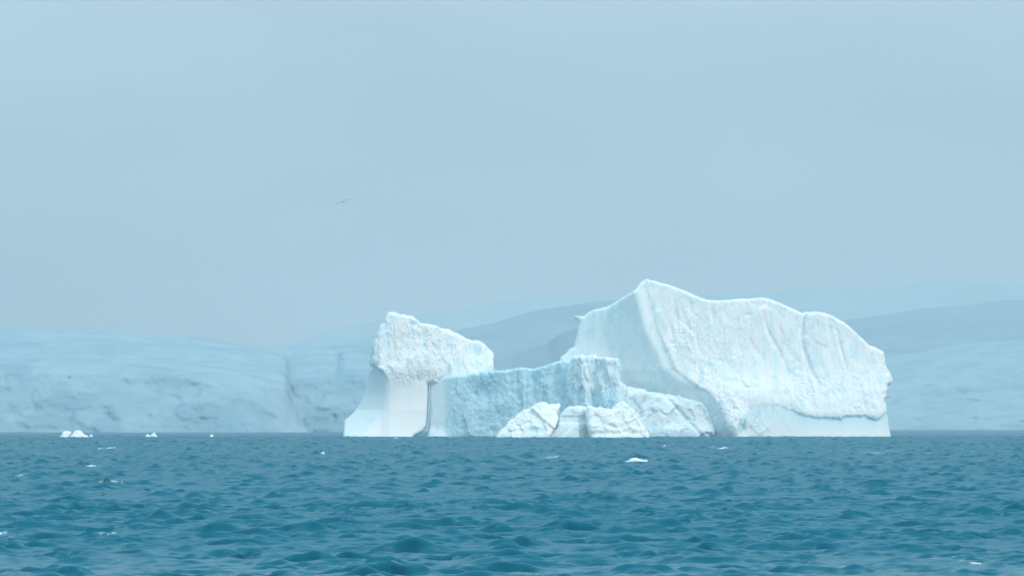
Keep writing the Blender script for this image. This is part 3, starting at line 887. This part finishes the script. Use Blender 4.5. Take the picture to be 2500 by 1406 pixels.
def f_c(U, V):
    F = -10 + np.where(U < 1480, 0.2 * (1480 - U), 0.25 * (U - 1480)) + 0.55 * (1068 - V)
    F = F + 12 * g(U, V, 1510, 992, 12, 8) + 9 * g(U, V, 1543, 1019, 3.5, 5)
    F = F + 0.8 * np.clip(U - 1540, 0, None) - 3 * np.exp(-((V - 1048) / 6) ** 2) + 2 * np.exp(-((V - 1058) / 4) ** 2)
    return F
o = ice_solid("ice_block", [(1440, 1085), (1441, 1064), (1436, 1040), (1433, 1012), (1434, 992), (1438, 988), (1446, 990), (1456, 995), (1468, 992), (1478, 997), (1492, 999), (1504, 994), (1514, 985), (1522, 979), (1530, 983), (1540, 996), (1553, 1007), (1560, 1018), (1570, 1033), (1580, 1048), (1584, 1062), (1582, 1085)],
              YA, f_c, 120, M_BIT, rnd=9, taper=(40, .8), disp=block_disp(50), blue=lambda p, x, y: 0.8 * np.exp(-(((x - 1543) / 4) ** 2 + ((y - 1019) / 6) ** 2)), h=0.42)
tag(o, "rough rosy white ice block with a scooped top, rightmost of three", "ice block", "ice blocks at the foot of the iceberg")

# ------------------------------------------------------------------ small drifting pieces
def floe(poly, base, label, seed, depth=None, lean=0.7, amp=0.35):
    Y = EYE * FPX / (base - HOR)
    s = Y / FPX
    P = np.array(poly, dtype=float)
    wid = P[:, 0].max() - P[:, 0].min()
    um = P[P[:, 1].argmin(), 0]
    dp = depth or wid * 0.8
    def f(U, V):
        return np.where(U < um, 0.35 * (um - U), 0.45 * (U - um)) + lean * (base - V)
    sz = wid * s
    def d(p, n):
        return amp * (0.05 * sz * fbm(p, sz * .3, 3, .5, seed=seed) + 0.09 * sz * facets(p, sz * .3, seed=seed + 1))
    o = ice_solid("drift_ice", poly, Y, f, dp, M_BIT, rnd=min(5, wid * .12), taper=(dp * .35, .6), disp=d, blue=lambda p, x, y: 0 * x + 0.05, h=max(0.02, sz / 38), bottom=-min(1.2, 0.35 * sz))
    o.location.z += max(0.0, sea_z(o.location.x, Y)) + 0.05 if sz < 6 else 0.0
    tag(o, label, "drift ice", "small pieces of drifting ice")

floe([(136, 1078), (143, 1066), (149, 1062), (151, 1055), (154, 1052), (168, 1053), (172, 1055), (171, 1060), (166, 1067), (164, 1078)], 1067, "boxy white piece of drift ice nearest the left edge, beside a larger hump", 60)
floe([(166, 1080), (169, 1065), (177, 1056), (181, 1051), (192, 1051), (198, 1056), (205, 1061), (212, 1065), (216, 1080)], 1067.5, "humped white drift ice, tallest of the small pieces at far left", 63)
floe([(214, 1076), (217, 1064), (222, 1059), (225, 1063), (228, 1067), (229, 1076)], 1066.5, "tiny pointed scrap of drift ice just right of the tall hump", 66)
floe([(350, 1077), (354, 1064), (358, 1060), (362, 1062), (366, 1063), (371, 1058), (376, 1054), (379, 1061), (383, 1065), (384, 1077)], 1066, "two-peaked white drift ice under the middle of the glacier cliff", 69)
floe([(510, 1074), (512, 1062), (516, 1060), (521, 1063), (521, 1074)], 1066.5, "small white nub of drift ice between the two-peaked piece and the tower", 72)
floe([(772, 1116), (773, 1108), (777, 1106), (782, 1107), (787, 1105), (790, 1103), (792, 1107), (792, 1116)], 1109, "little saddle-shaped drift ice afloat left below the tower's foot", 75)
floe([(1520, 1142), (1527, 1128), (1536, 1123), (1541, 1119), (1555, 1119.5), (1561, 1123), (1572, 1123.5), (1580, 1123), (1585, 1125), (1582, 1128), (1584, 1142)], 1128, "long flat white floe in open water below the ice blocks", 78, depth=30, lean=0.4)
floe([(1618, 1096), (1619, 1089), (1622, 1086), (1626, 1088), (1627, 1096)], 1090, "tiny round ice fragment between the flat floe and the berg", 81)

# ------------------------------------------------------------------ penguin
def lathe(path, radii, nseg=14, squash=0.9):
    """tube along a path of points with a radius at each: one closed skin"""
    P = np.array(path, dtype=float)
    V, Q = [], []
    for i, (p, r) in enumerate(zip(P, radii)):
        t = P[min(i + 1, len(P) - 1)] - P[max(i - 1, 0)]
        t /= np.linalg.norm(t)
        s_ = np.cross(t, [0, 1, 0]); s_ /= np.linalg.norm(s_)
        b_ = np.cross(s_, t)
        for k in range(nseg):
            a = 2 * math.pi * k / nseg
            V.append(p + r * (math.cos(a) * s_ + squash * math.sin(a) * b_))
    for i in range(len(P) - 1):
        for k in range(nseg):
            Q.append((i * nseg + k, i * nseg + (k + 1) % nseg, (i + 1) * nseg + (k + 1) % nseg, (i + 1) * nseg + k))
    return np.array(V), np.array(Q)

def penguin_material():
    m = bpy.data.materials.new("penguin_plumage")
    t = nodes(m); N = t.nodes.new; L = t.links.new
    out = N("ShaderNodeOutputMaterial"); bs = N("ShaderNodeBsdfPrincipled")
    at = N("ShaderNodeAttribute"); at.attribute_name = "white"
    n = N("ShaderNodeTexNoise"); n.inputs['Scale'].default_value = 40
    ma = N("ShaderNodeMath"); ma.operation = 'MULTIPLY_ADD'; ma.inputs[1].default_value = 0.3; ma.inputs[2].default_value = -0.15
    L(n.outputs['Fac'], ma.inputs[0])
    ad = N("ShaderNodeMath"); ad.operation = 'ADD'; ad.use_clamp = True
    L(at.outputs['Fac'], ad.inputs[0]); L(ma.outputs[0], ad.inputs[1])
    mx = N("ShaderNodeMix"); mx.data_type = 'RGBA'
    mx.inputs['A'].default_value = (0.018, 0.024, 0.035, 1); mx.inputs['B'].default_value = (0.80, 0.80, 0.78, 1)
    L(ad.outputs[0], mx.inputs['Factor']); L(mx.outputs['Result'], bs.inputs['Base Color'])
    bs.inputs['Roughness'].default_value = 0.35
    L(bs.outputs[0], out.inputs['Surface'])
    return m

def build_penguin():
    d = EYE * FPX / (1183 - HOR)
    s = d / FPX
    base = np.array([(262 - CX) * s, d, max(0.05, sea_z((262 - CX) * s, d)) + 0.14])
    root = empty("penguin", base)
    tag(root, "porpoising penguin with dark back and white head patch, at lower left", "penguin")
    # arched leap to the left: tail low on the right, head down on the left
    path = [(0.36, 0, -0.14), (0.31, 0, -0.06), (0.24, 0, 0.03), (0.15, 0, 0.13), (0.05, 0, 0.19), (-0.06, 0, 0.205), (-0.15, 0, 0.185), (-0.22, 0, 0.145), (-0.27, 0, 0.105), (-0.315, 0, 0.065), (-0.345, 0, 0.035), (-0.36, 0, 0.02)]
    rad = [0.012, 0.05, 0.085, 0.115, 0.125, 0.12, 0.10, 0.078, 0.070, 0.066, 0.045, 0.012]
    V, Q = lathe(path, rad)
    cen = np.repeat(np.array(path), 14, 0)
    under = (V - cen)
    nrm = under / (np.linalg.norm(under, axis=1)[:, None] + 1e-6)
    white = np.clip(-nrm[:, 2] * 2.2 - 0.35, 0, 1)
    white[cen[:, 0] < -0.2] = 0
    patch = np.exp(-((V[:, 0] + 0.275) / 0.03) ** 2 - ((V[:, 2] - 0.125) / 0.03) ** 2)
    white = np.maximum(white, np.clip(patch * 1.4, 0, 1))
    body = mesh_obj("body", V + base, Q, penguin_material(), root, base, {"white": white})
    orange = plain("bill_orange", (0.45, 0.13, 0.10), 0.4)
    dark = plain("flipper_dark", (0.02, 0.028, 0.04), 0.4)
    V, Q = lathe([(-0.335, 0, 0.045), (-0.38, 0, 0.02), (-0.42, 0, -0.002), (-0.435, 0, -0.012)], [0.022, 0.016, 0.009, 0.002], 8)
    mesh_obj("bill", V + base, Q, orange, root, base)
    for sy in (-1, 1):
        V, Q = lathe([(-0.06, sy * 0.09, 0.15), (-0.02, sy * 0.17, 0.10), (0.05, sy * 0.23, 0.03), (0.10, sy * 0.25, -0.03)], [0.025, 0.04, 0.03, 0.006], 8, 0.35)
        mesh_obj("flipper", V + base, Q, dark, root, base)
    for sy in (-1, 1):
        V, Q = lathe([(0.29, sy * 0.03, -0.06), (0.36, sy * 0.04, -0.10), (0.41, sy * 0.05, -0.13)], [0.018, 0.028, 0.008], 8, 0.4)
        mesh_obj("foot", V + base, Q, orange, root, base)
    # spray thrown up behind it
    r = np.random.default_rng(9)
    V, Q = [], []
    for k in range(220):
        a = r.uniform(0, 1)
        c = base + np.array([0.05 + 0.75 * a, r.normal(0, 0.16), 0.02 + min(r.exponential(0.06), 0.16) * (1.25 - a)])
        if k % 4 == 0: c = base + np.array([-0.42 + r.normal(0, .10), r.normal(0, .12), 0.0 + r.exponential(0.04)])
        q = r.uniform(0.010, 0.034)
        i0 = len(V)
        for dx, dy, dz in ((1, 0, 0), (-1, 0, 0), (0, 1, 0), (0, -1, 0), (0, 0, 1.2), (0, 0, -1)):
            V.append(c + q * np.array([dx, dy, dz]))
        for t in ((0, 2, 4), (2, 1, 4), (1, 3, 4), (3, 0, 4), (2, 0, 5), (1, 2, 5), (3, 1, 5), (0, 3, 5)):
            Q.append([i0 + j for j in t])
    o = mesh_obj("water_spray", np.array(V), np.array(Q), plain("spray_white", (0.8, 0.85, 0.88), 0.6), loc=base)
    tag(o, "white spray splashing around the leaping penguin", "spray", kind="stuff")
build_penguin()

# ------------------------------------------------------------------ seabird
def build_bird():
    Y = 280.0
    s = Y / FPX
    base = np.array([(838 - CX) * s, Y, EYE + (HOR - 493) * s])
    root = empty("seabird", base)
    tag(root, "pale grey seabird gliding with banked wings in the open sky", "seabird")
    grey = plain("plumage_grey", (0.38, 0.43, 0.47), 0.7)
    V, Q = lathe([(0.20, 0.02, -0.01), (0.16, 0.01, 0), (0.08, 0, 0.005), (-0.02, 0, 0.005), (-0.12, 0, 0), (-0.17, 0, 0.012), (-0.21, 0, 0.012), (-0.235, 0, 0.004)], [0.004, 0.025, 0.05, 0.058, 0.045, 0.034, 0.026, 0.004], 10)
    R = math.radians(20)
    rot = np.array([[math.cos(R), 0, -math.sin(R)], [0, 1, 0], [math.sin(R), 0, math.cos(R)]])
    turn = np.array([[0.35, 0.94, 0], [-0.94, 0.35, 0], [0, 0, 1]])
    A = math.radians(42)
    roll = np.array([[math.cos(A), 0, math.sin(A)], [0, 1, 0], [-math.sin(A), 0, math.cos(A)]])
    put = lambda v: (rot @ (turn @ (roll @ v.T))).T + base
    mesh_obj("body", put(V), Q, grey, root, base)
    for sy in (-1, 1):
        V, Q = lathe([(-0.03, sy * 0.03, 0.015), (-0.07, sy * 0.20, 0.03), (-0.06, sy * 0.36, 0.02), (0.0, sy * 0.52, -0.01), (0.06, sy * 0.64, -0.05)], [0.07, 0.065, 0.055, 0.035, 0.004], 8, 1.0)
        c = np.repeat(np.array([(-0.03, sy * 0.03, 0.015), (-0.07, sy * 0.20, 0.03), (-0.06, sy * 0.36, 0.02), (0.0, sy * 0.52, -0.01), (0.06, sy * 0.64, -0.05)]), 8, 0)
        V = c + (V - c) * np.array([1, 1, 0.16])
        mesh_obj("wing", put(V), Q, grey, root, base)
build_bird()

# ------------------------------------------------------------------ haze
def build_haze():
    x0, x1, y0, y1, z0, z1 = -6500, 6500, -400, 12800, -9, 470
    V = [(x, y, z) for x in (x0, x1) for y in (y0, y1) for z in (z0, z1)]
    Q = [(0, 1, 3, 2), (4, 6, 7, 5), (0, 4, 5, 1), (2, 3, 7, 6), (0, 2, 6, 4), (1, 5, 7, 3)]
    m = bpy.data.materials.new("sea_haze")
    t = nodes(m)
    out = t.nodes.new("ShaderNodeOutputMaterial")
    vol = t.nodes.new("ShaderNodeVolumePrincipled")
    vol.inputs['Color'].default_value = (0.81, 0.855, 0.885, 1)
    vol.inputs['Density'].default_value = 0.000092
    vol.inputs['Anisotropy'].default_value = 0.2
    t.links.new(vol.outputs[0], out.inputs['Volume'])
    o = mesh_obj("haze", np.array(V, dtype=float), np.array(Q), m, smooth=False)
    tag(o, "pale blue sea haze filling the air to the far hills", kind="stuff")
build_haze()
